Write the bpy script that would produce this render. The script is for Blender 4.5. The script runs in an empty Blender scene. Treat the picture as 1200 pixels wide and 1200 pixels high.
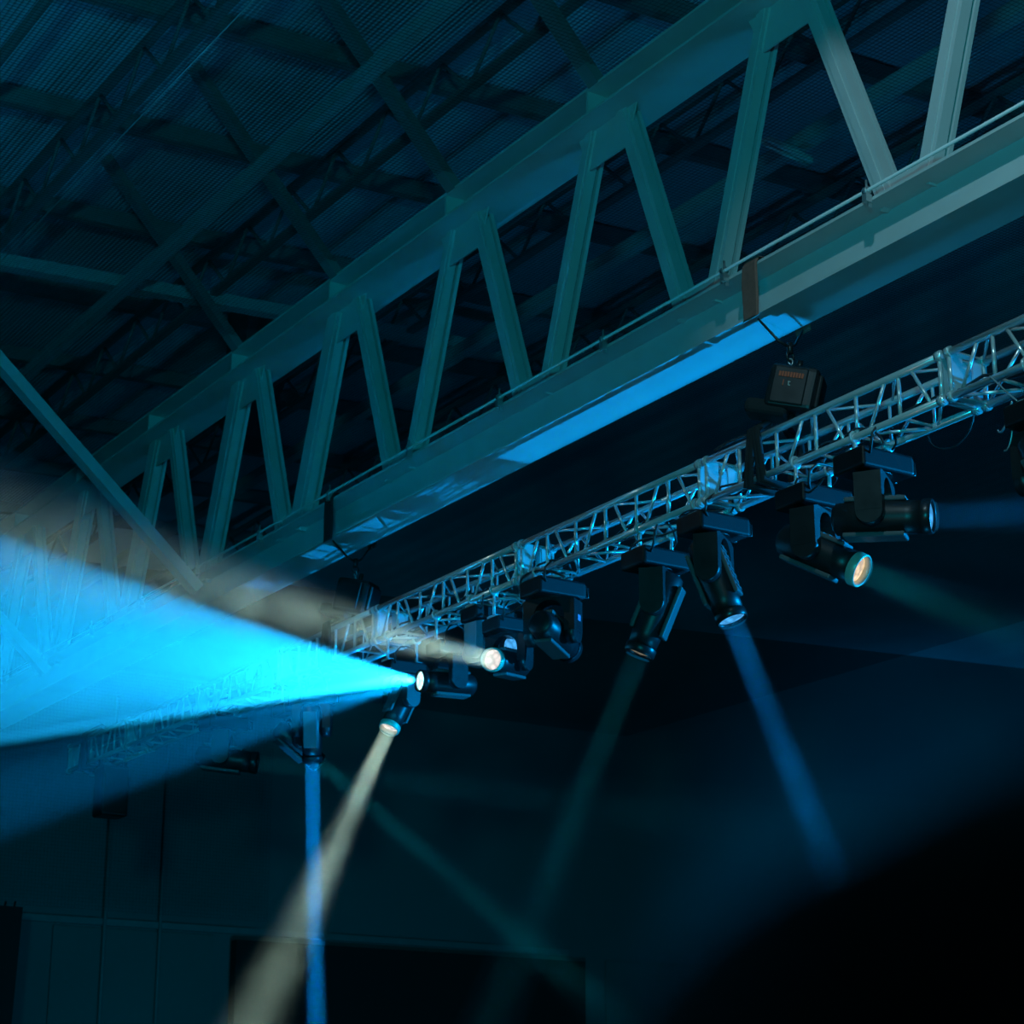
import bpy, bmesh, math, random
from mathutils import Vector, Matrix
random.seed(7)
SC = bpy.context.scene
C = SC.collection
PI = math.pi
R_ = math.radians
CAMZ = 1.7            # eye height; heights below are measured from the eye until the last step lifts everything

# ------------------------------------------------------------------ camera
FPX = 2430.0          # focal length for the 1200 px frame
PITCH, AZ = R_(17.689), R_(32.597)
FW = Vector((math.sin(AZ)*math.cos(PITCH), math.cos(AZ)*math.cos(PITCH), math.sin(PITCH)))
RT = Vector((math.cos(AZ), -math.sin(AZ), 0)); UP = RT.cross(FW)
def ray(x, y): return FW*FPX + RT*(x-600) + UP*(600-y)
def at_x(x, y, X): r = ray(x, y); return r*(X/r.x)
def at_y(x, y, Y): r = ray(x, y); return r*(Y/r.y)
def at_z(x, y, Z): r = ray(x, y); return r*(Z/r.z)
cd = bpy.data.cameras.new('camera'); cam = bpy.data.objects.new('camera', cd); C.objects.link(cam)
cd.sensor_fit = 'HORIZONTAL'; cd.sensor_width = 36; cd.lens = FPX/1200*36
cd.clip_start = 0.02; cd.clip_end = 200
cam.rotation_euler = Matrix((RT, UP, -FW)).transposed().to_euler()
cd.dof.use_dof = True; cd.dof.focus_distance = 14.0; cd.dof.aperture_fstop = 4.0
SC.camera = cam

# ------------------------------------------------------------------ materials
def mat(name, col, rough=0.5, metal=0.0, spec=0.5, emit=None, estr=0.0, noise=None, bump=None):
    m = bpy.data.materials.new(name); m.use_nodes = True
    nt = m.node_tree; b = nt.nodes['Principled BSDF']
    b.inputs['Base Color'].default_value = (*col, 1); b.inputs['Roughness'].default_value = rough
    b.inputs['Metallic'].default_value = metal; b.inputs['Specular IOR Level'].default_value = spec
    if emit:
        b.inputs['Emission Color'].default_value = (*emit, 1); b.inputs['Emission Strength'].default_value = estr
    if noise:
        sc, amt = noise
        tc = nt.nodes.new('ShaderNodeTexCoord'); n = nt.nodes.new('ShaderNodeTexNoise')
        n.inputs['Scale'].default_value = sc; n.inputs['Detail'].default_value = 6
        nt.links.new(tc.outputs['Object'], n.inputs['Vector'])
        mx = nt.nodes.new('ShaderNodeMix'); mx.data_type = 'RGBA'
        mx.inputs[6].default_value = (*[c*(1-amt) for c in col], 1); mx.inputs[7].default_value = (*[min(1, c*(1+amt)) for c in col], 1)
        nt.links.new(n.outputs['Fac'], mx.inputs[0]); nt.links.new(mx.outputs[2], b.inputs['Base Color'])
        rr = nt.nodes.new('ShaderNodeMapRange'); rr.inputs[3].default_value = max(0, rough-.1); rr.inputs[4].default_value = min(1, rough+.12)
        nt.links.new(n.outputs['Fac'], rr.inputs[0]); nt.links.new(rr.outputs[0], b.inputs['Roughness'])
    if bump:
        axis, sc, st = bump
        tc = nt.nodes.new('ShaderNodeTexCoord'); w = nt.nodes.new('ShaderNodeTexWave'); w.bands_direction = axis
        w.inputs['Scale'].default_value = sc; w.inputs['Distortion'].default_value = 0
        bp = nt.nodes.new('ShaderNodeBump'); bp.inputs['Strength'].default_value = st; bp.inputs['Distance'].default_value = .03
        nt.links.new(tc.outputs['Object'], w.inputs['Vector']); nt.links.new(w.outputs['Fac'], bp.inputs['Height'])
        nt.links.new(bp.outputs['Normal'], b.inputs['Normal'])
    return m
M = dict(
    steel=mat('painted_steel', (.52, .55, .54), .55, noise=(3, .12)),
    roofsteel=mat('roof_steel', (.38, .43, .45), .6, noise=(3, .2)),
    darksteel=mat('dark_steel', (.15, .17, .18), .6, noise=(4, .2)),
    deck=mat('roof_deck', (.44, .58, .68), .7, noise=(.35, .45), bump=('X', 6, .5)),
    alu=mat('aluminium', (.72, .76, .76), .2, .5),
    black=mat('black_plastic', (.011, .012, .013), .40, noise=(12, .2)),
    blacksatin=mat('black_metal', (.02, .021, .022), .33, .3, noise=(10, .2)),
    ring=mat('lens_ring_metal', (.60, .55, .42), .4, .2),  # cream tone stands in for lens light falling on the ring
    brown=mat('brown_sling', (.24, .10, .075), .9, noise=(30, .35)),
    cloth=mat('black_cloth', (.012, .012, .013), .95, noise=(8, .3)),
    rubber=mat('cable_rubber', (.018, .019, .02), .5),
    net=mat('net_cord', (.035, .04, .045), .9),
    wire=mat('steel_wire', (.6, .62, .62), .35, .8),
    wall=mat('wall_paint', (.13, .14, .15), .85, noise=(.25, .3)),
    wall2=mat('wall_board', (.12, .135, .14), .8, noise=(.4, .25)),
    floor=mat('floor_boards', (.10, .085, .07), .6, noise=(1.2, .25)),
    basebody=mat('base_housing', (.006, .0065, .007), .5, spec=.25),  # darkened copy of the black plastic, shade put into the colour
    ventgrey=mat('vent_grille', (.09, .095, .10), .5),  # lightened so the vents look lit by the blue backlight
    ductgrey=mat('duct_paint', (.045, .05, .055), .8),
    greybody=mat('grey_housing', (.16, .17, .18), .45, noise=(10, .15)),  # black housing paled in place of stronger blue light on one head
    red=mat('red_print', (.55, .07, .02), .6, emit=None),
    grey=mat('grey_print', (.45, .42, .38), .6),
    screen=mat('fixture_screen', (.05, .2, .4), .3, emit=(.03, .22, .55), estr=.35),
    skin=mat('skin', (.35, .2, .14), .6), hair=mat('dark_hair', (.008, .006, .005), .8),
    shirt=mat('dark_shirt', (.01, .01, .012), .95), 
    white=mat('white_enamel', (.7, .72, .72), .5),
)
def lens_mat(name, col, s):
    m = mat(name, (.05, .05, .05), .15, emit=col, estr=s)
    nt = m.node_tree; b = nt.nodes['Principled BSDF']      # the glass facets of a working lens
    tc = nt.nodes.new('ShaderNodeTexCoord'); v = nt.nodes.new('ShaderNodeTexVoronoi'); v.inputs['Scale'].default_value = 22
    nt.links.new(tc.outputs['Object'], v.inputs['Vector'])
    rr = nt.nodes.new('ShaderNodeMapRange'); rr.inputs[1].default_value = 0; rr.inputs[2].default_value = .7
    rr.inputs[3].default_value = s*1.25; rr.inputs[4].default_value = s*.55
    nt.links.new(v.outputs['Distance'], rr.inputs[0]); nt.links.new(rr.outputs[0], b.inputs['Emission Strength'])
    return m
LENS = dict(warm=lens_mat('warm_lens', (1, .9, .84), 1.05), blue=lens_mat('blue_lens', (.03, .30, .95), .55),
            white=lens_mat('cyan_lens', (.45, .95, 1), 2.5), dimblue=lens_mat('ice_blue_lens', (.08, .46, 1), 1.0),
            amber=lens_mat('amber_lens', (1, .72, .42), 1.1), dimwarm=lens_mat('dim_warm_lens', (.6, .5, .35), .3),
            off=mat('dark_lens', (.02, .03, .04), .08))

# ------------------------------------------------------------------ mesh building
class MB:
    def __init__(s): s.v = []; s.f = []; s.sm = []
    def add(s, vs, fs, smooth=False):
        o = len(s.v); s.v += [Vector(v) for v in vs]
        for f in fs: s.f.append([o+i for i in f]); s.sm.append(smooth)
        return s
    def box(s, lo, hi):
        x0, y0, z0 = lo; x1, y1, z1 = hi
        return s.add([(x0,y0,z0),(x1,y0,z0),(x1,y1,z0),(x0,y1,z0),(x0,y0,z1),(x1,y0,z1),(x1,y1,z1),(x0,y1,z1)],
                     [(0,3,2,1),(4,5,6,7),(0,1,5,4),(1,2,6,5),(2,3,7,6),(3,0,4,7)])
    def rbox(s, lo, hi, r=.01, seg=2, mtx=None):
        bm = bmesh.new(); bmesh.ops.create_cube(bm, size=1)
        lo = Vector(lo); hi = Vector(hi); c = (lo+hi)/2; d = hi-lo
        for v in bm.verts: v.co = Vector((v.co.x*d.x, v.co.y*d.y, v.co.z*d.z))+c
        bmesh.ops.bevel(bm, geom=list(bm.edges), offset=r, segments=seg, affect='EDGES', profile=.5)
        bm.verts.index_update()
        vs = [v.co.copy() for v in bm.verts]
        if mtx: vs = [mtx @ v for v in vs]
        s.add(vs, [[v.index for v in f.verts] for f in bm.faces]); bm.free(); return s
    def bar(s, p, q, w, h, side=None):      # rectangular bar: w along side, h along the other normal
        p = Vector(p); q = Vector(q); t = (q-p).normalized()
        sd = Vector(side) if side else (Vector((0,0,1)).cross(t) if abs(t.z) < .95 else Vector((1,0,0)))
        sd = (sd - t*sd.dot(t)).normalized(); n = t.cross(sd)
        vs = [e + sd*(a*w/2) + n*(b*h/2) for e in (p, q) for a, b in ((-1,-1),(1,-1),(1,1),(-1,1))]
        return s.add(vs, [(0,3,2,1),(4,5,6,7),(0,1,5,4),(1,2,6,5),(2,3,7,6),(3,0,4,7)])
    def tube(s, pts, r, n=8, closed=False, caps=True, smooth=True):
        pts = [Vector(p) for p in pts]; k = len(pts); rs = r if isinstance(r, (list, tuple)) else [r]*k
        base = len(s.v); prev = None
        for i, p in enumerate(pts):
            if closed: t = pts[(i+1) % k]-pts[i-1]
            else: t = pts[min(i+1, k-1)]-pts[max(i-1, 0)]
            t.normalize()
            if prev is None:
                a = Vector((0,0,1)) if abs(t.z) < .9 else Vector((1,0,0)); sd = t.cross(a).normalized()
            else:
                sd = prev - t*prev.dot(t); sd.normalize()
            prev = sd; u = t.cross(sd)
            for j in range(n):
                a = 2*PI*j/n; s.v.append(p + sd*(math.cos(a)*rs[i]) + u*(math.sin(a)*rs[i]))
        for i in range(k if closed else k-1):
            i2 = (i+1) % k
            for j in range(n):
                j2 = (j+1) % n
                s.f.append([base+i*n+j, base+i*n+j2, base+i2*n+j2, base+i2*n+j]); s.sm.append(smooth)
        if caps and not closed:
            s.f.append([base+j for j in range(n)][::-1]); s.sm.append(False)
            s.f.append([base+(k-1)*n+j for j in range(n)]); s.sm.append(False)
        return s
    def lathe(s, prof, n=32, axis=None, smooth=True):   # profile (x along axis, radius); axis default +X
        base = len(s.v)
        for x, r in prof:
            for j in range(n):
                a = 2*PI*j/n; s.v.append(Vector((x, r*math.cos(a), r*math.sin(a))))
        for i in range(len(prof)-1):
            for j in range(n):
                j2 = (j+1) % n
                s.f.append([base+i*n+j, base+i*n+j2, base+(i+1)*n+j2, base+(i+1)*n+j]); s.sm.append(smooth)
        return s
    def xf(s, mtx): s.v = [mtx @ v for v in s.v]; return s
    def build(s, name, material, parent=None, loc=(0,0,0)):
        me = bpy.data.meshes.new(name); me.from_pydata([tuple(v) for v in s.v], [], s.f)
        me.polygons.foreach_set('use_smooth', s.sm); me.update()
        bm = bmesh.new(); bm.from_mesh(me); bmesh.ops.recalc_face_normals(bm, faces=bm.faces); bm.to_mesh(me); bm.free()
        o = bpy.data.objects.new(name, me); C.objects.link(o); o.location = loc
        if material: me.materials.append(material)
        if parent: o.parent = parent
        return o
def tag(o, label, cat, group=None, kind=None):
    o['label'] = label; o['category'] = cat
    if group: o['group'] = group
    if kind: o['kind'] = kind
    return o
def empty(name, loc, label, cat, group=None):
    o = bpy.data.objects.new(name, None); C.objects.link(o); o.location = loc; o.empty_display_size = .2
    return tag(o, label, cat, group)
def struct(o): o['kind'] = 'structure'; return o
def part(mb, name, material, root):            # geometry given in scene coordinates, stored relative to its thing
    off = Vector(root.location); mb.v = [v-off for v in mb.v]
    return mb.build(name, material, root)
def whole(mb, name, material, label, cat, group=None):   # a thing that is one mesh: origin at its middle bottom
    lo = Vector([min(v[i] for v in mb.v) for i in range(3)]); hi = Vector([max(v[i] for v in mb.v) for i in range(3)])
    o = Vector(((lo.x+hi.x)/2, (lo.y+hi.y)/2, lo.z)); mb.v = [v-o for v in mb.v]
    return tag(mb.build(name, material, None, o), label, cat, group)

# ------------------------------------------------------------------ the hall
def roof_z(x): return 10.2 + .045*(x-8.5)
YW = 34.0
mb = MB(); x0, x1 = -8.0, 40.0
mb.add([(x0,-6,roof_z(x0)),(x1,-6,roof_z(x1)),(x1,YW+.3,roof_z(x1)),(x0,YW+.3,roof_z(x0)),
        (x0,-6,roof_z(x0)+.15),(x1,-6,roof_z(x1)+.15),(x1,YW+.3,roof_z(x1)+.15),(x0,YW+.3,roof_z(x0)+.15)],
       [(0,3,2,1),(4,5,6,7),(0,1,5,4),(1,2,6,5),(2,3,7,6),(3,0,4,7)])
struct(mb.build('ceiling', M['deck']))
struct(MB().box((-8,-6,-CAMZ-.2), (40,YW+.3,-CAMZ)).build('floor', M['floor']))
struct(MB().box((-8,YW,-CAMZ), (40,YW+.3,11.8)).build('wall_back', M['wall']))
struct(MB().box((40,-6,-CAMZ), (40.3,YW+.3,12)).build('wall_right', M['wall']))
struct(MB().box((-8,YW-.10,4.03), (23.0,YW,4.14)).build('trim_1', M['darksteel']))          # ledge along the end wall
# boarded dado below the ledge
mb = MB()
for xa, xb in ((12.55,15.5),(23.9,33.0)):
    mb.box((xa,YW-.05,-CAMZ), (xb,YW-.002,3.98))
struct(mb.build('wall_dado', M['wall2']))
whole(MB().box((15.8,YW-.35,-CAMZ), (23.2,YW-.12,3.9)), 'stage_drape', M['cloth'], 'wide black drape hung under the thin ledge of the end wall', 'drape')
for px, r, lab in ((123,.032,'thin dark pipe running up the end wall below the hanging black cabinet'),
                   (188,.030,'thin dark pipe up the end wall beside the pale dado panels')):
    p = at_y(px, 1080, YW-.12)
    whole(MB().tube([(p.x,YW-.12,-CAMZ),(p.x,YW-.12,8.0)], r, 8), 'wall_pipe', M['darksteel'], lab, 'pipe', 'pipes on the end wall')
# dark bleacher edge at the lower left
p0 = at_y(27, 1063, 31.0); p1 = at_y(6, 1190, 31.0)
mb = MB(); mb.add([(p1.x,31,-CAMZ),(p0.x,31,p0.z),(p0.x-2.2,31,p0.z+.02),(p0.x-2.2,31,-CAMZ),
                   (p1.x,31.8,-CAMZ),(p0.x,31.8,p0.z),(p0.x-2.2,31.8,p0.z+.02),(p0.x-2.2,31.8,-CAMZ)],
                  [(0,1,2,3),(7,6,5,4),(0,4,5,1),(1,5,6,2),(2,6,7,3),(3,7,4,0)])
for i in range(14):
    xx = p0.x-.04-i*.15; mb.tube([(xx,31.3,p0.z-.02),(xx+.02,31.3,p0.z+.10+.05*random.random())], .018, 5)
whole(mb, 'stacked_panel', M['cloth'], 'dark slanted panel with a row of short spikes along its top edge', 'panel')

# ------------------------------------------------------------------ main roof girder
GX = 8.755
root = empty('roof_girder', (GX, 18.5, 5.652), 'pale painted steel lattice girder with wide flat chords crossing the whole picture', 'girder')
def ibeam(x, zlo, zhi, w, y0, y1, tf=.022, tw=.016, fillet=.0):
    m = MB(); m.box((x-w/2,y0,zlo),(x+w/2,y1,zlo+tf)); m.box((x-w/2,y0,zhi-tf),(x+w/2,y1,zhi)); m.box((x-tw/2,y0,zlo+tf),(x+tw/2,y1,zhi-tf)); return m
part(ibeam(GX, 5.652, 6.043, .41, 3.0, YW), 'bottom_chord', M['steel'], root)
part(ibeam(GX, 8.063, 8.30, .52, 3.0, YW), 'top_chord', M['steel'], root)
def hsection(p, q, w, d, t=.013):          # H bar in the girder plane, flanges facing sideways
    m = MB(); p = Vector(p); q = Vector(q); X = Vector((1,0,0))
    m.bar(p-X*.032, q-X*.032, .085, w, (1,0,0)); m.bar(p+X*.024, q+X*.024, .03, w-.09, (1,0,0)); m.bar(p+X*.056, q+X*.056, .034, w, (1,0,0))
    m.bar(p-X*.078, q-X*.078, .010, w*.45, (1,0,0)); return m
for k in range(-1, 12):
    yb = 8.87+2.21*k
    for s in (-1, 1):                      # -1: towards the eye, +1: away
        yt = yb+s*1.105
        heavy = (s == -1 and k >= 4)
        ya, yc = yb+s*.165, yt-s*.21
        part(hsection((GX,ya,6.03), (GX,yc,8.075), .27 if heavy else .135, .15), 'diagonal', M['steel'], root)
    g = MB(); vs = [(yb-.30,6.04),(yb+.30,6.04),(yb+.24,6.20),(yb-.24,6.20)]
    g.add([(GX+dx,y,z) for dx in (-.055,-.04) for y,z in vs], [(0,1,2,3),(7,6,5,4),(0,4,5,1),(1,5,6,2),(2,6,7,3),(3,7,4,0)])
    part(g, 'gusset_plate', M['steel'], root)
    yt = yb+1.105
    g = MB(); vs = [(yt-.40,8.066),(yt+.40,8.066),(yt+.26,7.74),(yt-.26,7.74)]
    g.add([(GX+dx,y,z) for dx in (-.055,-.04) for y,z in vs], [(0,1,2,3),(7,6,5,4),(0,4,5,1),(1,5,6,2),(2,6,7,3),(3,7,4,0)])
    part(g, 'gusset_plate', M['steel'], root)
    part(MB().box((GX-.25,yt-.012,8.085),(GX-.008,yt+.012,8.278)), 'stiffener', M['steel'], root)
# conduit along the bottom chord
root = empty('conduit', (8.52, 18.5, 6.06), 'thin metal conduit pipe running along the top of the girder bottom chord', 'pipe')
part(MB().tube([(8.515,3,6.082),(8.515,YW,6.082)], .012, 8), 'pipe', M['white'], root)
for i in range(14):
    y = 7.55+1.49*i
    m = MB().box((8.49,y-.02,6.0),(8.54,y+.02,6.055)).tube([(8.515,y-.02,6.082),(8.515,y+.02,6.082)], .028, 8).tube([(8.515,y,6.05),(8.515,y,6.16)], .008, 6)
    m.bar((8.535,y,6.05),(8.535,y,5.97), .03, .012)
    part(m, 'clip', M['wire'], root)

# ------------------------------------------------------------------ roof framing above the girder
for i in range(13):
    y = 4.45+2.21*i
    m = MB(); zc = lambda x: roof_z(x)-.13
    m.bar((-6,y,zc(-6)), (16,y,zc(16)), .12, .18, (0,1,0))
    whole(m, 'roof_purlin', M['darksteel'], 'dark roof purlin, one of the parallel row crossing under the roof deck', 'purlin', 'roof purlins')
jx = [3.3, 6.2, 8.75, 11.3, 13.9]
for i, x in enumerate(jx):
    zt = roof_z(x)-.25; zb = zt-.55
    root = empty('roof_joist', (x, 18.5, zb), 'dark open-web roof joist with zigzag bars, one of the parallel row above the safety net', 'joist', 'open-web roof joists')
    part(MB().box((x-.05,3,zt-.05),(x+.05,YW,zt)), 'top_chord', M['darksteel'], root)
    part(MB().box((x-.05,3,zb),(x+.05,YW,zb+.05)), 'bottom_chord', M['darksteel'], root)
    m = MB(); y = 4.0; up = 1
    while y < 33.4:
        a, b = (zb+.025, zt-.025) if up else (zt-.025, zb+.025)
        m.tube([(x,y,a),(x,y+.52,b)], .02, 6); y += .52; up = 1-up
    part(m, 'web_bars', M['darksteel'], root)
def rbeam(p, q, w, h, name, lab, cat, group=None, mt='roofsteel'):
    return whole(MB().bar(p, q, w, h), name, M[mt], lab, cat, group)
rbeam((7.66,7,9.22),(7.66,33.8,9.22), .11, .13, 'roof_strut', 'pale blue-lit longitudinal strut above the girder joined by the knee braces', 'strut')
rbeam((11.75,7,9.25),(11.75,33.8,9.25), .14, .14, 'roof_strut', 'longitudinal strut seen through the girder web behind the nearest diagonals', 'strut')
rbeam((14.4,7,9.35),(14.4,33.8,9.35), .12, .12, 'roof_strut', 'thinner longitudinal strut far behind the girder web', 'strut')
a = at_y(-60, 295.7, 20.0); b = at_y(606, 416, 20.0)
rbeam(a, b, .16, .14, 'cross_strut', 'pale cross strut passing behind the girder top chord', 'strut')
for i, y in enumerate((12.08, 14.29, 16.5, 18.71)):
    lab = ['knee brace rising from the girder top chord at the top edge of the picture',
           'knee brace off the girder top chord, second from the top edge',
           'knee brace rising from the girder top chord just beside the dark hanging duct',
           'knee brace meeting the end of the pale cross strut by the duct'][i]
    rbeam((8.53,y,8.31), (6.93,y,10.1), .13, .09, 'knee_brace', lab, 'brace', 'knee braces', mt='darksteel')  # darker steel here makes up for wash light that is too strong
for y, lab in ((19.55,'large diagonal brace crossing in front of the girder above the tan light shaft'),
               (24.0,'diagonal brace at the picture edge crossing the girder end above the blue light shaft')):
    rbeam((8.56,y,5.86), (5.1,y,8.98), .16, .12, 'knee_brace', lab, 'brace')
a = at_y(297, 203, 21.5); b = at_y(338, 225, 21.5)
root = empty('air_duct', ((a.x+b.x)/2, 21.7, 8.46), 'dark square duct hanging from the roof behind the girder top chord', 'duct')
part(MB().rbox((a.x,21.5,8.46),(b.x,22.1,roof_z(a.x)-.02), .02), 'shaft', M['ductgrey'], root)
part(MB().rbox((a.x-.05,21.45,8.9),(b.x+.05,22.15,8.98), .01), 'flange', M['ductgrey'], root)
p = at_z(897, 164, 9.0); q = at_z(948, 189, 9.0)
root = empty('tube_light', (p+q)/2, 'small unlit white tube light fitting under the roof seen through the girder web', 'light')
part(MB().bar(p, q, .10, .05), 'housing', M['white'], root)
part(MB().tube([p+Vector((0,0,-.05)), q+Vector((0,0,-.05))], .018, 8), 'tube', M['white'], root)
# pipes running with the roof
for x, z, r, lab in ((10.1,9.05,.06,'dark service pipe just behind the girder top chord'), (5.0,9.5,.05,'dark service pipe near the roof, furthest from the girder')):
    whole(MB().tube([(x,4,z),(x,33.8,z)], r, 8), 'roof_pipe', M['darksteel'], lab, 'pipe')

# ------------------------------------------------------------------ safety nets
def net(name, o, ux, lx, uy, ly, pitch, r, label):
    m = MB(); o = Vector(o); ux = Vector(ux); uy = Vector(uy); n = ux.cross(uy)
    def strand(p, q, sd):
        vs = []
        for e in (p, q): vs += [e+n*r, e-n*r*.5+sd*r*.87, e-n*r*.5-sd*r*.87]
        m.add(vs, [(0,1,4,3),(1,2,5,4),(2,0,3,5)])
    for i in range(int(lx/pitch)+1): strand(o+ux*(i*pitch), o+ux*(i*pitch)+uy*ly, ux)
    for i in range(int(ly/pitch)+1): strand(o+uy*(i*pitch), o+uy*(i*pitch)+ux*lx, uy)
    return whole(m, name, M['net'], label, 'net')
net('safety_net', (4.2,6.0,8.42), (1,0,0), 20.0, (0,1,0), 27.6, .043, .0019, 'fine dark safety net stretched flat under the whole roof')
net('wall_net', (9.0,33.3,4.2), (1,0,0), 7.2, (0,0,1), 4.2, .06, .0022, 'fine dark ball net hung upright before the end wall under the truss end')
whole(MB().tube([(5.73,6,8.40),(5.73,33.5,8.40)], .007, 6), 'support_wire', M['wire'], 'thin bright wire carrying the safety net near the roof', 'wire')

# ------------------------------------------------------------------ lighting truss
TXF, TXB, TZB, TZT = 8.61, 8.90, 4.50, 4.79
JY = [6.15, 8.54, 10.96, 13.36, 15.72, 17.60, 19.50, 21.39, 23.17]
where = ['cut off by the picture edge beside the dangling hooks', 'under the chain hoist with the red print', 'above the two heads tilting down side by side',
         'above the boxy head with the glowing blue window', 'crossed by the tan light shaft', 'lost in the bright part of the blue light shaft',
         'with lit braces where the blue shaft fades', 'end section with the free end face']
def tubes(lst, r, n=8):
    m = MB()
    for p, q in lst: m.tube([p, q], r, n)
    return m
for si in range(len(JY)-1):
    y0, y1 = JY[si]+.012, JY[si+1]-.012
    root = empty('truss_section', (GX, (y0+y1)/2, TZB-.025), 'silver box truss section ' + where[si], 'truss', 'sections of the lighting truss')
    for x in (TXF, TXB):
        for z in (TZB, TZT):
            part(MB().tube([(x,y0,z),(x,y1,z)], .025, 12), 'chord', M['alu'], root)
    nb = 6 if y1-y0 > 2 else 5
    step = (y1-y0)/nb
    for y in (y0+.03, y1-.03):             # end frames: flat plate pairs and rails
        m = MB()
        for x in (TXF, TXB): xi = x+(.045 if x == TXF else -.045); m.bar((xi,y,TZB),(xi,y,TZT), .115, .012, (1,0,0)); m.tube([(x,y,TZB),(x,y,TZT)], .016, 8); m.tube([(x,y-.02,TZB),(x,y+.02,TZB)], .036, 12); m.tube([(x,y-.02,TZT),(x,y+.02,TZT)], .036, 12)
        for z in (TZB, TZT): m.bar((TXF,y,z),(TXB,y,z), .055, .012, (0,1,0))
        part(m, 'end_frame', M['alu'], root)
    for i in range(1, nb):
        y = y0+i*step
        part(MB().tube([(TXF,y,TZB),(TXF,y,TZT)], .0135, 8), 'vertical_brace', M['alu'], root)
    rear = []; top = []; bot = []
    for i in range(nb):
        ya, yb = y0+i*step, y0+(i+1)*step
        up = (i % 2 == 0)
        p = (TXF, ya+.30*step, TZB if up else TZT); q = (TXF, ya+.72*step, TZT if up else TZB)
        part(MB().tube([p, q], .0125, 8), 'diagonal_brace', M['alu'], root)
        p = (TXB, ya+.1*step, TZB if up else TZT); q = (TXB, yb-.1*step, TZT if up else TZB)
        rear.append((p, q)); 
        if i: rear.append(((TXB,ya,TZB),(TXB,ya,TZT)))
        a, b = (TXF, TXB) if up else (TXB, TXF)
        if si < 4 or up: part(MB().tube([(a,ya+.08*step,TZB),(b,yb-.08*step,TZB)], .0125, 8), 'bottom_brace', M['alu'], root)
        top.append(((b,ya+.08*step,TZT),(a,yb-.08*step,TZT)))
        if i:
            part(MB().tube([(TXF,ya,TZB),(TXB,ya,TZB)], .0125, 8), 'cross_rung', M['alu'], root)
    lr_ = .011 if si < 4 else .008
    part(tubes(rear[1::3] if si >= 4 else rear, lr_), 'rear_lacing', M['alu'], root)
    if si < 4: part(tubes(top, lr_), 'top_lacing', M['alu'], root)

# cables lying in and draping under the truss
def drape(p, q, sag, n=10):
    p = Vector(p); q = Vector(q); return [p.lerp(q, i/n) - Vector((0,0,sag*4*(i/n)*(1-i/n))) for i in range(n+1)]
for c in range(4):
    pts = []
    for i in range(60):
        y = 6.3+i*((15.5 if c < 3 else 22.6)-6.3)/59
        pts.append((8.68+.05*c+.02*math.sin(i*1.7+c), y, 4.545+.012*c+.03*math.sin(i*.9+c*2)+.02*random.random()))
    whole(MB().tube(pts, .009+.002*(c % 2), 6), 'power_cable', M['rubber'], 'black cable laid along the inside of the lighting truss', 'cable', 'cables inside the truss')
def px_curve(pts, X): return [at_x(x, y, X) for x, y in pts]
def loop(pts, X, r, lab, mt='rubber', name='hanging_cable'):
    P = px_curve(pts, X)
    for _ in range(2):
        Q = [P[0]]
        for a, b in zip(P, P[1:]): Q += [a*.75+b*.25, a*.25+b*.75]
        P = Q+[P[-1]]
    return whole(MB().tube(P, r, 6), name, M[mt], lab, 'cable')
loop([(1088,512),(1092,522),(1105,527),(1120,524),(1134,510),(1141,492),(1141,480)], 8.92, .005, 'thin cable loop sagging under the truss between the sideways heads and the hooks')
loop([(988,520),(992,508),(1008,500),(1030,508),(1036,520)], 8.60, .007, 'cable hump over the base of the sideways head with the blue lens')
loop([(935,560),(930,572),(945,580),(958,570),(966,560)], 8.58, .008, 'short cable loop beside the base of the amber-lens head')
loop([(800,612),(795,604),(812,596),(835,600),(850,596)], 8.58, .007, 'cable curling over the base of the head with the dotted side vent')
loop([(610,690),(610,676),(628,668),(648,670),(662,676)], 8.58, .009, 'cable arched over the base of the boxy head with the blue window')
loop([(738,660),(738,640),(752,632),(775,628),(800,618)], 8.60, .008, 'cable running from the base of the narrow dropped head up to the truss')
loop([(560,715),(568,724),(590,722),(610,712),(620,700)], 8.62, .009, 'cable draped between the boxy head and the blue-lit head')
loop([(1186,470),(1180,488),(1178,500),(1172,508),(1169,504)], 8.66, .006, 'pale hooked safety cable dangling beside the cut-off head, shorter one', 'wire', 'safety_cable')
loop([(1185,475),(1187,500),(1184,520),(1180,528),(1177,528)], 8.62, .006, 'pale hooked safety cable dangling beside the cut-off head, longer one', 'wire', 'safety_cable')
loop([(1160,441),(1170,450),(1180,460),(1192,470)], 8.58, .006, 'short pale cable lying across the truss bottom chord above the hooks', 'wire', 'safety_cable')
loop([(500,700),(520,694),(545,705),(570,700),(600,690)], 8.78, .010, 'slack dark cable inside the truss above the tan-lit head')
loop([(838,528),(850,520),(870,512),(890,505),(905,498)], 8.7, .012, 'dark cable lying over the truss top beside the roundsling')

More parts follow.
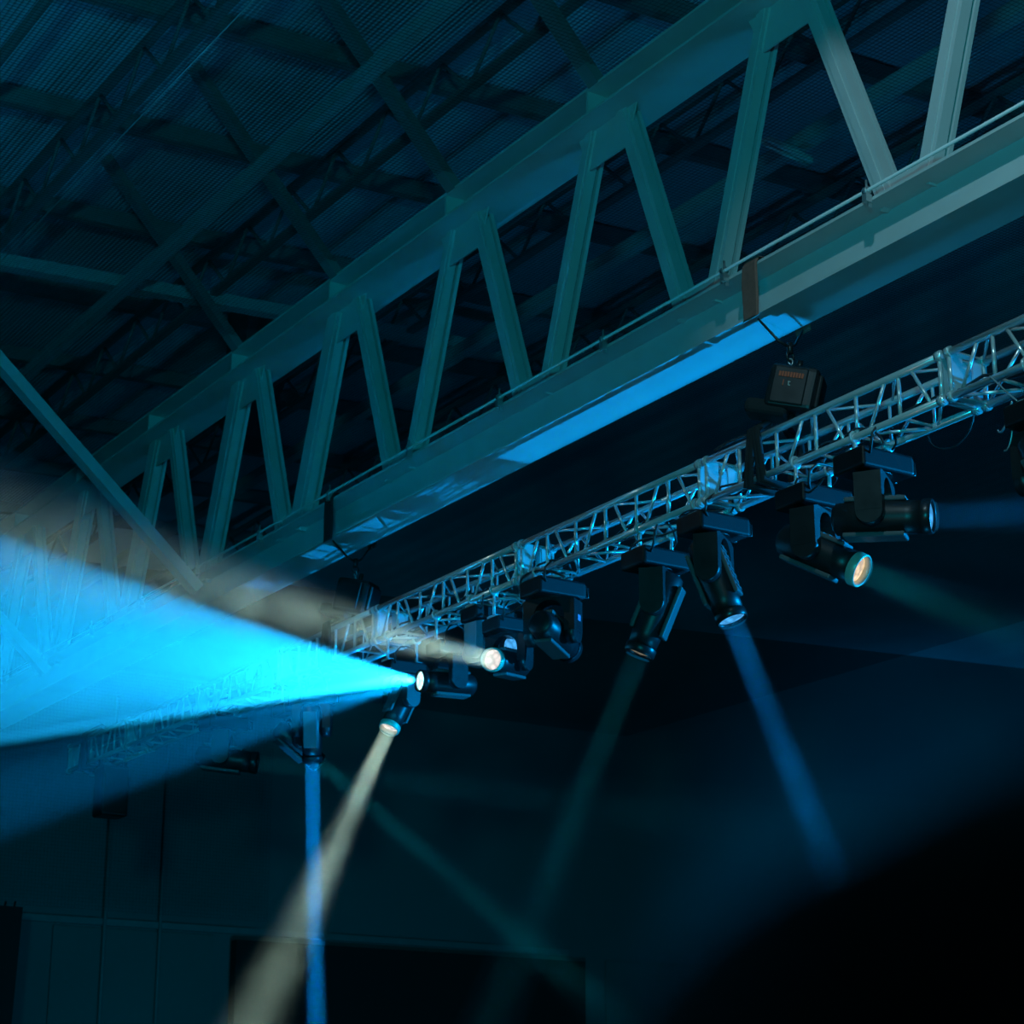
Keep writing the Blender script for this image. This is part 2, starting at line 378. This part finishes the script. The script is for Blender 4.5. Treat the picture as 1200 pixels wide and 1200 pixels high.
# ------------------------------------------------------------------ hanging gear: slings, chains, hoists
def sling(y, w, mt, lab, name='lifting_sling'):
    m = MB(); t = .014; hw = w/2
    path = [(-.235,5.615),(-.226,5.63),(-.225,5.75),(-.228,5.88),(-.224,6.02),(-.205,6.060),(-.10,6.066),(0,6.072),(.10,6.066),(.205,6.060),(.224,6.02),(.228,5.88),(.225,5.75),(.226,5.63),(.235,5.615)]
    wid = [.92,.98,1.04,1.06,.98,.96,1,1,1,.96,.98,1.06,1.04,.98,.92]; vs = []
    for k, ((dx, z), f) in enumerate(zip(path, wid)):     # a flat wide band, a little fuller halfway down each face
        px, pz = path[max(k-1,0)]; qx, qz = path[min(k+1,len(path)-1)]
        tx, tz = qx-px, qz-pz; L = math.hypot(tx, tz); nx, nz = -tz/L*t, tx/L*t
        for a, b in ((-1,-1),(-.85,1),(.85,1),(1,-1)):
            vs.append((GX+dx+nx*(.5 if b < 0 else 1.4), y+a*hw*f, z+nz*(.5 if b < 0 else 1.4)))
    fs = []
    for k in range(len(path)-1):
        for e in range(4): fs.append((4*k+e, 4*k+(e+1)%4, 4*k+4+(e+1)%4, 4*k+4+e))
    n = len(path)-1; fs += [(3,2,1,0),(4*n,4*n+1,4*n+2,4*n+3)]
    m.add(vs, fs); return whole(m, name, M[mt], lab, 'sling')
def chain(p, q, r, lab, pitch=.04):
    m = MB(); p = Vector(p); q = Vector(q); n = max(2, int((q-p).length/pitch)); t = (q-p).normalized()
    a = t.orthogonal().normalized(); b = t.cross(a)
    for i in range(n):
        c = p.lerp(q, (i+.5)/n); s = a if i % 2 else b
        ring = [c + t*(math.cos(u)*pitch*.62) + s*(math.sin(u)*pitch*.36) for u in [2*PI*k/8 for k in range(8)]]
        m.tube(ring, r, 5, closed=True)
    return whole(m, 'hoist_chain', M['wire'], lab, 'chain')
def hoist(y, ztop, lab, prefix_sling, mt, rot=0.0, printed=True):
    """sling round the girder, two bridle legs, shackle, chain, motor body, hook and round sling on the truss"""
    ysl = y
    sling(ysl, .165, mt, prefix_sling)
    apex = Vector((GX, y-.12, 5.42))
    m = MB()
    for s in (-1, 1):
        m.tube([(GX+s*.20, y-.03, 5.62), (GX+s*.07, y-.09, 5.46), apex], [.008,.010,.012], 8)
    m.tube([apex+Vector((0,.0,.03)), apex+Vector((0,0,-.05))], .022, 8)
    m.tube([apex+Vector((.03*math.cos(u),0,-.07+.035*math.sin(u))) for u in [2*PI*k/10 for k in range(10)]], .009, 6, closed=True)
    whole(m, 'wire_bridle', M['blacksatin'], 'black two-leg wire bridle under the ' + ('brown' if printed else 'black') + ' sling on the girder', 'bridle')
    chain(apex+Vector((0,0,-.09)), (GX, y-.13, ztop), .006, 'bright link chain from the bridle down to the hoist ' + lab[1])
    r = empty('chain_hoist', (GX, y-.14, ztop-.36), lab[0], 'hoist')
    mt_ = Matrix.Translation((GX, y-.14, ztop-.17)) @ Matrix.Rotation(rot, 4, 'Z') @ Matrix.Rotation(R_(14), 4, 'X')
    part(MB().rbox((-.13,-.17,-.16),(.13,.17,.16), .04, 3, mt_), 'body', M['black'], r)
    part(MB().rbox((-.145,-.10,-.13),(-.125,.13,.13), .008, 2, mt_), 'cover', M['blacksatin'], r)
    part(MB().rbox((-.10,-.20,-.12),(.10,-.165,.12), .015, 2, mt_), 'end_cap', M['blacksatin'], r)
    m = MB(); m.tube([mt_ @ Vector((0,0,.16)), mt_ @ Vector((0,0,.23))], .02, 8); part(m, 'chain_guide', M['blacksatin'], r)
    m = MB(); m.rbox((-.11,.0,-.21),(.12,.30,-.10), .04, 3, mt_); part(m, 'chain_bag', M['cloth'], r)
    m = MB().tube([mt_ @ Vector((0,-.02,-.16)), mt_ @ Vector((0,-.02,-.24))], .022, 8); part(m, 'hook', M['blacksatin'], r)
    if printed:
        m = MB()
        for i in range(9):                   # the red maker's band with its row of letters
            m.rbox((-.150,-.075+i*.0195,.055),(-.1445,-.075+i*.0195+.015,.092), .001, 1, mt_)
        part(m, 'red_print', M['red'], r)
        for ch, yy, zz in (('1', .055, -.01), ('t', .015, -.005)):
            cu = bpy.data.curves.new('load_mark', 'FONT'); cu.body = ch; cu.size = .065; cu.extrude = .001; cu.align_x = 'CENTER'
            tmp = bpy.data.objects.new('load_mark', cu); C.objects.link(tmp)
            dg = bpy.context.evaluated_depsgraph_get(); me = bpy.data.meshes.new_from_object(tmp.evaluated_get(dg)); bpy.data.objects.remove(tmp)
            me.materials.append(M['red'] if ch == '1' else M['grey'])
            o = bpy.data.objects.new('load_mark', me); C.objects.link(o); o.parent = r
            face = Matrix(((0,0,-1,-.1475),(-1,0,0,yy),(0,1,0,zz),(0,0,0,1)))
            o.matrix_local = Matrix.Translation(-Vector(r.location)) @ mt_ @ face
    return r
p = at_x(893, 335, 8.53)
hoist(10.26, 5.25, ('black chain hoist with red print sitting over the truss', 'with the red print'), 'brown webbing sling wrapped round the girder bottom chord', 'brown', R_(42))
p2 = at_x(386, 610, 8.53)
hoist(p2.y, 5.24, ('dark unmarked chain hoist over the truss beyond the tan light shaft', 'near the tan light shaft'), 'black webbing sling wrapped round the girder bottom chord', 'cloth', R_(35), False)
def roundsling(y, lab):
    m = MB(); e = .045
    for dy in (-.07, .07):
        for k in range(2):
            o = k*.03
            m.tube([(TXF-e-o*.3,y+dy+o,TZB-e),(TXF-e,y+dy*.7+o,(TZB+TZT)/2),(TXF-e,y+dy*.3+o,TZT+e),(GX,y,TZT+.17),(TXB+e,y+dy*.3+o,TZT+e),(TXB+e,y+dy*.7+o,(TZB+TZT)/2),(TXB+e,y+dy+o,TZB-e),(GX,y+dy+o,TZB-e-.01)], .024, 8, closed=True)
    whole(m, 'round_sling', M['cloth'], lab, 'sling')
roundsling(10.32, 'black round sling wrapped round the truss beside the red-print hoist')
roundsling(p2.y+.05, 'black round sling round the truss within the tan light shaft')
roundsling(22.55, 'black round sling wrapped round the truss near its free end')

# ------------------------------------------------------------------ moving head lamps
def direction(px, py, towards):
    """unit vector: (px, py) is the slope on the picture, towards is the share that points back at the eye"""
    v = (RT*px - UP*py); v.normalize(); return (v*math.sqrt(1-towards*towards) - FW*towards).normalized()
HEADS = {}
PV = .42              # pivot below the top of the base
def moving_head(key, lens_at, d, lens, label, x=GX, s=1.0, vent=True, screen=False, body='black'):
    d = Vector(d).normalized()
    piv = at_x(*lens_at, x+.372*s*d.x) - d*(.372*s)          # where the lens is seen gives the place along the truss
    y = piv.y; zb = min(4.44, max(4.27, piv.z+PV*s))
    root = empty('moving_head', (x, y, zb-.55*s), label, 'stage light', 'moving head lamps hung under the truss')
    def P(name, mb, m, mtx, parent=root):
        mb.xf(Matrix.Scale(s, 4))
        o = mb.build(name, m, parent); o.matrix_local = mtx; return o
    I = Matrix.Translation((0, 0, .55*s))
    b = MB().rbox((-.22,-.15,-.14),(.22,.15,0), .022, 3); b.rbox((.215,-.13,-.12),(.235,.13,-.02), .006, 2)
    P('base', b, M['basebody'], I)
    m = MB()
    for sy in (-1, 1): m.tube([(.235,sy*.09,-.11),(.275,sy*.09,-.11),(.275,sy*.09,-.03),(.235,sy*.09,-.03)], .009, 6)
    P('handle', m, M['blacksatin'], I)
    if True:
        for sx in [c-x for c in (TXF, TXB) if abs(c-x) < .2]:
            m = MB().box((sx-.03,-.06,0),(sx+.03,.06,.018)); m.tube([(sx,0,.015),(sx,0,TZB-zb-.03)], .014, 8)
            m.tube([(sx+.037*math.cos(a),0,TZB-zb+.037*math.sin(a)) for a in [2*PI*k/12 for k in range(12)]], .012, 6, closed=True)
            m.xf(Matrix.Scale(1/s, 4)); P('clamp', m, M['alu'], I)
    k_ = random.uniform(.8, 1.2); tc = MB().tube([(-.16,-.15,-.05),(-.19,-.20*k_,-.02),(-.20,-.23*k_,.05),(-.15,-.22,.12*k_),(-.06,-.20*k_,.15*k_),(.04,-.17,.13),(.10,-.12,.07),(.12,-.06,.05)], .009, 6)
    P('tail_cable', tc, M['rubber'], I)
    a = Vector((0,0,1)).cross(d)
    a = a.normalized() if a.length > .05 else Vector((1,0,0))
    vdir = Vector((0,0,1)).cross(a).normalized()     # horizontal forward of the yoke
    YM = Matrix.Translation((0,0,.55*s)) @ Matrix((( a.x, vdir.x, 0, 0),(a.y, vdir.y, 0, 0),(a.z, vdir.z, 1, 0),(0,0,0,1)))
    # U-shaped yoke with an arched inner edge
    y_ = MB(); inn = [(-.128,-PV),(-.128,-.36),(-.128,-.29)]; out = [(-.215,-PV),(-.215,-.36),(-.215,-.28)]
    for k in range(1, 12):
        t = PI-PI*k/12; inn.append((.128*math.cos(t), -.29+.128*math.sin(t)))
        c, sn = math.cos(t), math.sin(t); f = min(.215/abs(c) if abs(c) > 1e-6 else 9, .145/sn); ox, oz = c*f, -.29+sn*f
        out.append((ox, oz))
    inn += [(.128,-.29),(.128,-.36),(.128,-PV)]; out += [(.215,-.28),(.215,-.36),(.215,-PV)]
    n = len(inn); hw = .088
    vs = [(u,-hw,z) for u,z in inn]+[(u,-hw,z) for u,z in out]+[(u,hw,z) for u,z in inn]+[(u,hw,z) for u,z in out]
    fs = []
    for i in range(n-1):
        fs += [(i,i+1,n+i+1,n+i),(2*n+i,3*n+i,3*n+i+1,2*n+i+1),(i,2*n+i,2*n+i+1,i+1),(n+i,n+i+1,3*n+i+1,3*n+i)]
    fs += [(0,n,3*n,2*n),(n-1,3*n-1,4*n-1,2*n-1)]
    y_.add(vs, fs)
    for sg in (-1, 1): y_.tube([(sg*.129,0,-PV),(sg*.213,0,-PV)], .0879, 20)
    y_.tube([(0,0,-.145),(0,0,-.135)], .12, 20)
    P('yoke', y_, M[body], YM)
    if screen:
        m = MB().rbox((-.2175,-.045,-.33),(-.2155,.01,-.28), .001, 1); P('display', m, M['screen'], YM)
        m = MB().rbox((.2155,-.01,-.33),(.2175,.045,-.28), .001, 1); P('display', m, M['screen'], YM)
    w = d.cross(a).normalized()
    HM = Matrix.Translation((0,0,(.55-PV)*s)) @ Matrix(((d.x,a.x,w.x,0),(d.y,a.y,w.y,0),(d.z,a.z,w.z,0),(0,0,0,1)))
    prof = [(-.275,0),(-.275,.075),(-.25,.105),(-.06,.121),(.06,.121),(.20,.110),(.305,.105),(.305,0)]
    h = P('head', MB().lathe(prof, 36), M[body], HM)
    lr = MB().lathe([(.300,.112),(.312,.116),(.36,.113),(.364,.108),(.362,.100),(.340,.096),(.306,.096)], 36)
    P('lens_ring', lr, M['ring'] if lens in ('warm','amber') else M['blacksatin'], Matrix.Identity(4), h)
    lx = 0 if lens in ('warm','amber','off') else .024
    ln = MB(); ln.lathe([(.306,.0935),(.318+lx,.0935),(.326+lx,.070),(.333+lx,.030),(.334+lx,.0005)], 36); P('lens', ln, LENS[lens], Matrix.Identity(4), h)
    if vent:
        for sg in (-1, 1):
            v = MB().rbox((-.20,-.075,sg*.118-.020),(.20,.075,sg*.118+.012), .010, 2)
            for i in range(7): v.box((-.16+i*.05,-.055,sg*.131-.003),(-.135+i*.05,.055,sg*.131+.005))
            P('vent_cover', v, M['ventgrey'], Matrix.Identity(4), h)
    piv = Vector((x, y, zb-PV*s))
    HEADS[key] = (piv + d*(.372*s), d, .092*s)
    return root
D = direction
moving_head('F1', (1095,605), D(1,-.04,.38), 'dimblue', 'black moving head lying level with a pale blue lens seen edge-on')
moving_head('F2', (1012,670), D(.93,.42,.58), 'amber', 'black moving head tilted down with a glowing amber lens, under the level head')
moving_head('F3', (859,729), D(.36,1,.40), 'dimblue', 'black moving head pointing steeply down with an ice blue lens')
moving_head('F4', (748,768), D(-.42,1,.18), 'dimwarm', 'black moving head dropped low with a dim narrow lens and blue-lit underside')
moving_head('F5', (668,752), Vector((.80,.55,-.12)), 'off', 'black moving head facing away, small blue display glowing on its yoke', screen=True)
moving_head('F6', (575,778), D(-.92,-.345,.87), 'warm', 'black moving head sending the tan shaft, its lens white in a cream ring', s=.85)
moving_head('F6b', (601,752), D(.8,-.2,.72), 'dimblue', 'grey moving head lit blue, its pale blue lens beside the cream ring', s=.85, body='greybody')
moving_head('F7', (490,803), D(-1,-.14,.48), 'white', 'moving head with the dazzling cyan lens throwing the widest blue shaft', s=.82)
moving_head('F8', (455,856), D(-.45,1,.55), 'warm', 'moving head aimed down with a white lens in a cream ring', s=.82)
moving_head('F9', (366,894), D(0.02,1,.05), 'blue', 'dark moving head pouring a narrow blue column straight down', s=.85)
moving_head('F9b', (374,897), D(1.1,1,-.2), 'dimwarm', 'dark moving head tucked behind the straight-down one, aimed across it', s=.85)
moving_head('F10', (303,891), D(1,.12,.05), 'off', 'dark moving head lying level below the fading blue haze, a silhouette')
moving_head('F12', (1268,640), D(.5,.8,-.3), 'off', 'black moving head cut off by the picture edge beside the dangling hooks')
# hanging dark cabinet at the truss end
root = empty('hanging_cabinet', (GX, 22.14, 3.83), 'dark upright cabinet hanging below the free end of the truss', 'cabinet')
part(MB().rbox((GX-.16,21.98,3.83),(GX+.16,22.28,4.40), .03, 3), 'body', M['black'], root)
m = MB()
for sx in (-.145,.145): m.box((GX+sx-.02,22.1,4.39),(GX+sx+.02,22.16,4.47))
part(m, 'bracket', M['blacksatin'], root)
part(MB().rbox((GX-.14,21.965,3.86),(GX+.14,21.985,4.37), .006, 2), 'grille', M['cloth'], root)

# ------------------------------------------------------------------ light shafts in the haze
def haze_mat(name, dens, scale, contrast, aniso=0.0, stretch=1.0):
    m = bpy.data.materials.new(name); m.use_nodes = True; nt = m.node_tree; nt.nodes.clear()
    out = nt.nodes.new('ShaderNodeOutputMaterial'); vs = nt.nodes.new('ShaderNodeVolumeScatter')
    vs.inputs['Color'].default_value = (1,1,1,1); vs.inputs['Density'].default_value = dens; vs.inputs['Anisotropy'].default_value = aniso
    nt.links.new(vs.outputs[0], out.inputs['Volume'])
    if scale:
        tc = nt.nodes.new('ShaderNodeTexCoord'); n = nt.nodes.new('ShaderNodeTexNoise'); n.inputs['Scale'].default_value = scale
        n.inputs['Detail'].default_value = 5; n.inputs['Roughness'].default_value = .6; n.inputs['Distortion'].default_value = .6
        nt.links.new(tc.outputs['Object'], n.inputs['Vector'])
        r = nt.nodes.new('ShaderNodeMapRange'); r.inputs[1].default_value = .36; r.inputs[2].default_value = .64
        r.inputs[3].default_value = dens*(1-contrast); r.inputs[4].default_value = dens*(1+contrast)
        nt.links.new(n.outputs['Fac'], r.inputs[0]); nt.links.new(r.outputs[0], vs.inputs['Density'])
    return m
def shaft(key, length, full, color, watts, label, dens=.03, noise=0, contrast=.5, spot=False, d=None, margin=1.0, blend=.15, off=0.0, aniso=0.0):
    p, dd, r0 = HEADS[key]
    d = Vector(d).normalized() if d is not None else dd
    q = d.to_track_quat('-Z', 'Y')
    half = full/2
    ld = bpy.data.lights.new('lamp_'+key, 'SPOT' if spot else 'AREA'); ld.energy = watts; ld.color = color
    if spot:
        ld.spot_size = full; ld.spot_blend = blend; ld.shadow_soft_size = .03
    else:
        ld.shape = 'DISK'; ld.size = r0*2*.9; ld.spread = full
    lo = bpy.data.objects.new('lamp', ld); C.objects.link(lo); lo.location = p + d*.004; lo.rotation_euler = q.to_euler()
    m = MB(); n = 32
    a = d.orthogonal().normalized(); b = d.cross(a)
    rings = [(.012, r0*1.02)] + [(length*t, r0*1.02 + length*t*math.tan(half*margin)) for t in (.25, .5, 1)]
    base = []
    for t, r in rings:
        for j in range(n):
            u = 2*PI*j/n; m.v.append(a*(math.cos(u)*r)+b*(math.sin(u)*r)+d*t)
    for i in range(len(rings)-1):
        for j in range(n):
            j2 = (j+1) % n; m.f.append([i*n+j,i*n+j2,(i+1)*n+j2,(i+1)*n+j]); m.sm.append(True)
    m.f.append(list(range(n))[::-1]); m.sm.append(False); m.f.append([(len(rings)-1)*n+j for j in range(n)]); m.sm.append(False)
    o = m.build('light_shaft', haze_mat('haze_'+key, dens, noise, contrast, aniso), None, p)
    tag(o, label, 'light shaft', 'shafts of light in the haze')
    return o
BLUE = (.0, .30, 1.0); TAN = (.64, 1.0, .82); TEAL = (.0, .75, 1.0)
shaft('F7', 8.5, R_(25.5), (.008,.44,1.0), 40000, 'huge bright blue shaft fanning out across the girder end', spot=True, blend=.05)
shaft('F7', 8.0, R_(12.5), (.0,.36,1.0), 9000, 'dimmer blue shaft slanting lower below the huge bright one', spot=True, blend=.6, d=D(-1,.235,.48))
shaft('F6', 10.0, R_(8.5), TAN, 11, 'tan smoky shaft crossing the truss and girder above the blue one', noise=3.0, contrast=.85)
shaft('F8', 7.0, R_(11.5), TAN, 15.5, 'tan shaft slanting down in front of the blue column', noise=2.5, contrast=.45)
shaft('F9', 5.8, R_(2.6), BLUE, 20, 'narrow straight blue column falling from the silhouetted head')
shaft('F3', 3.6, R_(6), BLUE, 6, 'short blue shaft slanting down from the ice blue lens', noise=1.5)
shaft('F4', 5.0, R_(6), TEAL, .55, 'faint teal shaft slanting down from the dim narrow lens', noise=1.5)
shaft('F2', 3.6, R_(14), (.0,.85,1.0), 1.1, 'dim teal shaft from the amber lens', noise=1.5)
shaft('F1', 3.0, R_(9), BLUE, 2, 'dim level blue shaft from the edge-on lens', noise=1.5)
shaft('F9b', 8.0, R_(6), TEAL, 1.2, 'faint teal shaft running down across the dark end wall', noise=1.5)
shaft('F10', 8.0, R_(7), TEAL, .5, 'barely visible level teal shaft below the truss end', noise=1.5)

# ------------------------------------------------------------------ unseen lamps outside the view, some inferred, some added for brightness
def spot(name, loc, target, size, watts, color, blend=.5, soft=.15):
    ld = bpy.data.lights.new(name, 'SPOT'); ld.energy = watts; ld.color = color; ld.spot_size = R_(size); ld.spot_blend = blend; ld.shadow_soft_size = soft
    o = bpy.data.objects.new(name, ld); C.objects.link(o); o.location = loc
    o.rotation_euler = (Vector(target)-Vector(loc)).to_track_quat('-Z', 'Y').to_euler(); return o
spot('wash_lamp', (-3.0,-3.0,1.5), (8.7,14,6.5), 60, 3300, (.0,.58,.74), .8, .4)            # stage wash from behind the eye on the girder face
spot('amber_wash', (-1.0,3.0,-.9), (8.7,9.6,5.8), 34, 55, (1.0,.42,.22), .8, .2)             # unseen weak spot added to warm the near girder, sling and print
spot('key_lamp', (5.1,5.4,8.0), (8.65,7.9,6.2), 46, 330, (.45,.80,.95), .35, .06)             # near catwalk lamp on the chord
def profile_spot(name, loc, target, size, watts, color, across, u0, u1, v0, v1, edge=.004):
    """profile lamp with its four framing shutters closed to a rectangle: u runs across the girder, v along it (tangents of the angle)"""
    o = spot(name, loc, target, size, watts, color, .1, .006); d = (Vector(target)-Vector(loc)).normalized()
    z = -d; y = (Vector((0,1,0)) - z*z.y).normalized(); x = y.cross(z)
    o.rotation_euler = Matrix((x, y, z)).transposed().to_euler()
    l = o.data; l.use_nodes = True; nt = l.node_tree; em = nt.nodes['Emission']
    tc = nt.nodes.new('ShaderNodeTexCoord'); sp = nt.nodes.new('ShaderNodeSeparateXYZ'); nt.links.new(tc.outputs['Normal'], sp.inputs[0])
    def math_(op, a, b=None):
        n = nt.nodes.new('ShaderNodeMath'); n.operation = op
        for i, q in enumerate((a, b)):
            if q is None: continue
            if isinstance(q, (int, float)): n.inputs[i].default_value = q
            else: nt.links.new(q, n.inputs[i])
        return n.outputs[0]
    nz = math_('ABSOLUTE', sp.outputs['Z']); fac = None
    for comp, a, b in (('X', u0, u1), ('Y', v0, v1)):
        t = math_('DIVIDE', sp.outputs[comp], nz)
        for lo_, hi_ in ((a-edge, a+edge), (b+edge, b-edge)):
            r = nt.nodes.new('ShaderNodeMapRange'); r.inputs[1].default_value = lo_; r.inputs[2].default_value = hi_
            nt.links.new(t, r.inputs[0]); fac = r.outputs[0] if fac is None else math_('MULTIPLY', fac, r.outputs[0])
    nt.links.new(fac, em.inputs['Strength']); return o
profile_spot('blue_uplight', (11.0,11.9,-1.3), (8.70,11.95,5.65), 40, 2400, (.0,.34,1.0), 'X', -.033, .042, -.25, .245)   # unseen blue spot on the chord underside, masked to spare the top chord
profile_spot('truss_uplight', (8.95,16.4,-1.3), (8.73,16.4,5.65), 50, 1300, (.0,.34,1.0), 'X', -.033, .030, -.36, .30)    # second one, its light broken up by the truss
profile_spot('blue_backlight', (18.0,5.5,3.7), (8.75,12.0,4.12), 40, 13000, (.0,.36,1.0), 'X', -.066, .066, -.36, .30, .01)       # unseen blue spot rimming the lamps, masked off the girder
profile_spot('truss_lamp', (3.5,14,7.6), (8.61,14,4.62), 70, 90, (.75,.92,.88), 'X', -.07, .05, -.62, .62, .01)               # unseen spot added to draw highlight lines on the truss chords
spot('roof_uplight', (10,10,-1.2), (10,16,10), 110, 400, (.0,.36,.80), .8, .5)               # unseen blue spot added to brighten the roof deck
spot('fixture_light', (2.5,4.5,.6), (8.45,13.4,3.95), 3.2, 4000, (.0,.36,1.0), .5, .05)        # unseen tight blue spot behind the eye, added to brighten one head
spot('wall_light', (12,18,-1.2), (17,34,1.5), 90, 1150, (.0,.44,.78), 1.0, .5)                  # unseen spots added near the floor to lift the end wall
spot('wall_light', (28,21,-1.2), (34,34,1.5), 85, 3600, (.0,.38,.92), 1.0, .5)

W = bpy.data.worlds.new('hall_dark'); SC.world = W; W.use_nodes = True
W.node_tree.nodes['Background'].inputs['Color'].default_value = (.0, .42, .70, 1); W.node_tree.nodes['Background'].inputs['Strength'].default_value = .02

# ------------------------------------------------------------------ the spectator whose head blurs the lower right corner
hc = ray(1450, 1845).normalized()*.42
root = empty('person', (hc.x, hc.y, -CAMZ), 'person in dark clothing seen only as a blurred black head close to the camera', 'person')
fx = Vector((math.sin(AZ), math.cos(AZ), 0)); sx = Vector((math.cos(AZ), -math.sin(AZ), 0))
def body_pt(s, f, z): return sx*s + fx*f + Vector((0,0,z))
H = CAMZ + hc.z                                  # height of the head centre above the floor
joints = {'pelvis': ((0,0,.95), .15), 'waist': ((0,0,1.10), .135), 'chest': ((0,0,1.30), .155), 'neck': ((0,0,H-.17), .06), 'nape': ((0,.01,H-.08), .06),
          'head': ((0,.02,H), .10), 'crown': ((0,.01,H+.06), .088)}
edges = [('pelvis','waist'),('waist','chest'),('chest','neck'),('neck','nape'),('nape','head'),('head','crown')]
for sgn, t in ((-1,'a'),(1,'b')):
    joints.update({'sh'+t: ((sgn*.17,0,H-.25), .07), 'el'+t: ((sgn*.23,-.03,1.10), .048), 'wr'+t: ((sgn*.22,.10,.88), .034), 'ha'+t: ((sgn*.21,.16,.82), .036),
                   'hi'+t: ((sgn*.10,0,.90), .10), 'kn'+t: ((sgn*.11,.02,.50), .062), 'an'+t: ((sgn*.12,-.02,.09), .042), 'to'+t: ((sgn*.13,.16,.04), .035)})
    edges += [('chest','sh'+t),('sh'+t,'el'+t),('el'+t,'wr'+t),('wr'+t,'ha'+t),('pelvis','hi'+t),('hi'+t,'kn'+t),('kn'+t,'an'+t),('an'+t,'to'+t)]
names = list(joints); me = bpy.data.meshes.new('body')
me.from_pydata([body_pt(*joints[n][0]) for n in names], [(names.index(a), names.index(b)) for a, b in edges], []); me.update()
bo = bpy.data.objects.new('body', me); C.objects.link(bo); bo.parent = root; me.materials.append(M['shirt'])
sm = bo.modifiers.new('skin', 'SKIN'); lay = me.skin_vertices[0].data if me.skin_vertices else None
bpy.context.view_layer.objects.active = bo
if lay is None:
    bpy.context.view_layer.update(); bm = bmesh.new(); bm.from_mesh(me); bm.verts.layers.skin.verify(); bm.to_mesh(me); bm.free(); lay = me.skin_vertices[0].data
for i, n in enumerate(names): lay[i].radius = (joints[n][1],)*2; lay[i].use_root = (n == 'pelvis')
ss = bo.modifiers.new('sub', 'SUBSURF'); ss.levels = ss.render_levels = 2; sm.use_smooth_shade = True
hm = MB(); bm = bmesh.new(); bmesh.ops.create_uvsphere(bm, u_segments=40, v_segments=28, radius=1)
bm.verts.index_update(); vs = []
for v in bm.verts:
    c = v.co; r = Vector((c.x*.140, c.y*.150, c.z*.140))
    r *= 1+.02*math.sin(c.x*9+c.y*7)*math.sin(c.z*11)
    if c.y > .3 and c.z < .55: r.y *= 1-.75*min(1, (c.y-.3)/.35)        # hairline opens over the face
    vs.append(body_pt(r.x, r.y-.01, H+r.z))
hm.add(vs, [[v.index for v in f.verts] for f in bm.faces], True); bm.free()
hm.build('hair', M['hair'], root)
def blob(c, r, n=20):
    bm = bmesh.new(); bmesh.ops.create_uvsphere(bm, u_segments=n, v_segments=n//2+2, radius=1); bm.verts.index_update()
    m = ([body_pt(c[0]+v.co.x*r[0], c[1]+v.co.y*r[1], H+c[2]+v.co.z*r[2]) for v in bm.verts], [[v.index for v in f.verts] for f in bm.faces]); bm.free(); return m
fm = MB(); fm.add(*blob((0,.035,-.03), (.078,.095,.115), 28), True)
fm.tube([body_pt(0,.122,H+.0), body_pt(0,.146,H-.035), body_pt(0,.120,H-.05)], [.010,.016,.012], 8)
fm.build('face', M['skin'], root)
for sg in (-1, 1):
    e = MB(); e.add(*blob((sg*.138,-.005,-.015), (.012,.022,.034), 12), True); e.build('ear', M['skin'], root)
    e = MB(); e.add(*blob((sg*.032,.114,.0), (.013,.012,.009), 12), True); e.build('eye', M['white'], root)
e = MB(); e.add(*blob((0,.118,-.082), (.026,.010,.008), 12), True); e.build('mouth', M['red'], root)

# ------------------------------------------------------------------ lift everything so the floor is at zero, and the view settings
for o in list(C.objects):
    if o.parent is None: o.location.z += CAMZ
vs_ = SC.view_settings; SC.display_settings.display_device = 'sRGB'
vs_.view_transform = 'Standard'; vs_.look = 'None'; vs_.exposure = 0; vs_.gamma = 1; vs_.use_curve_mapping = False
cy = SC.cycles; cy.transparent_max_bounces = 32; cy.volume_step_rate = 1.0; cy.volume_max_steps = 128; cy.use_denoising = True
cy.max_bounces = 5; cy.diffuse_bounces = 2; cy.glossy_bounces = 3
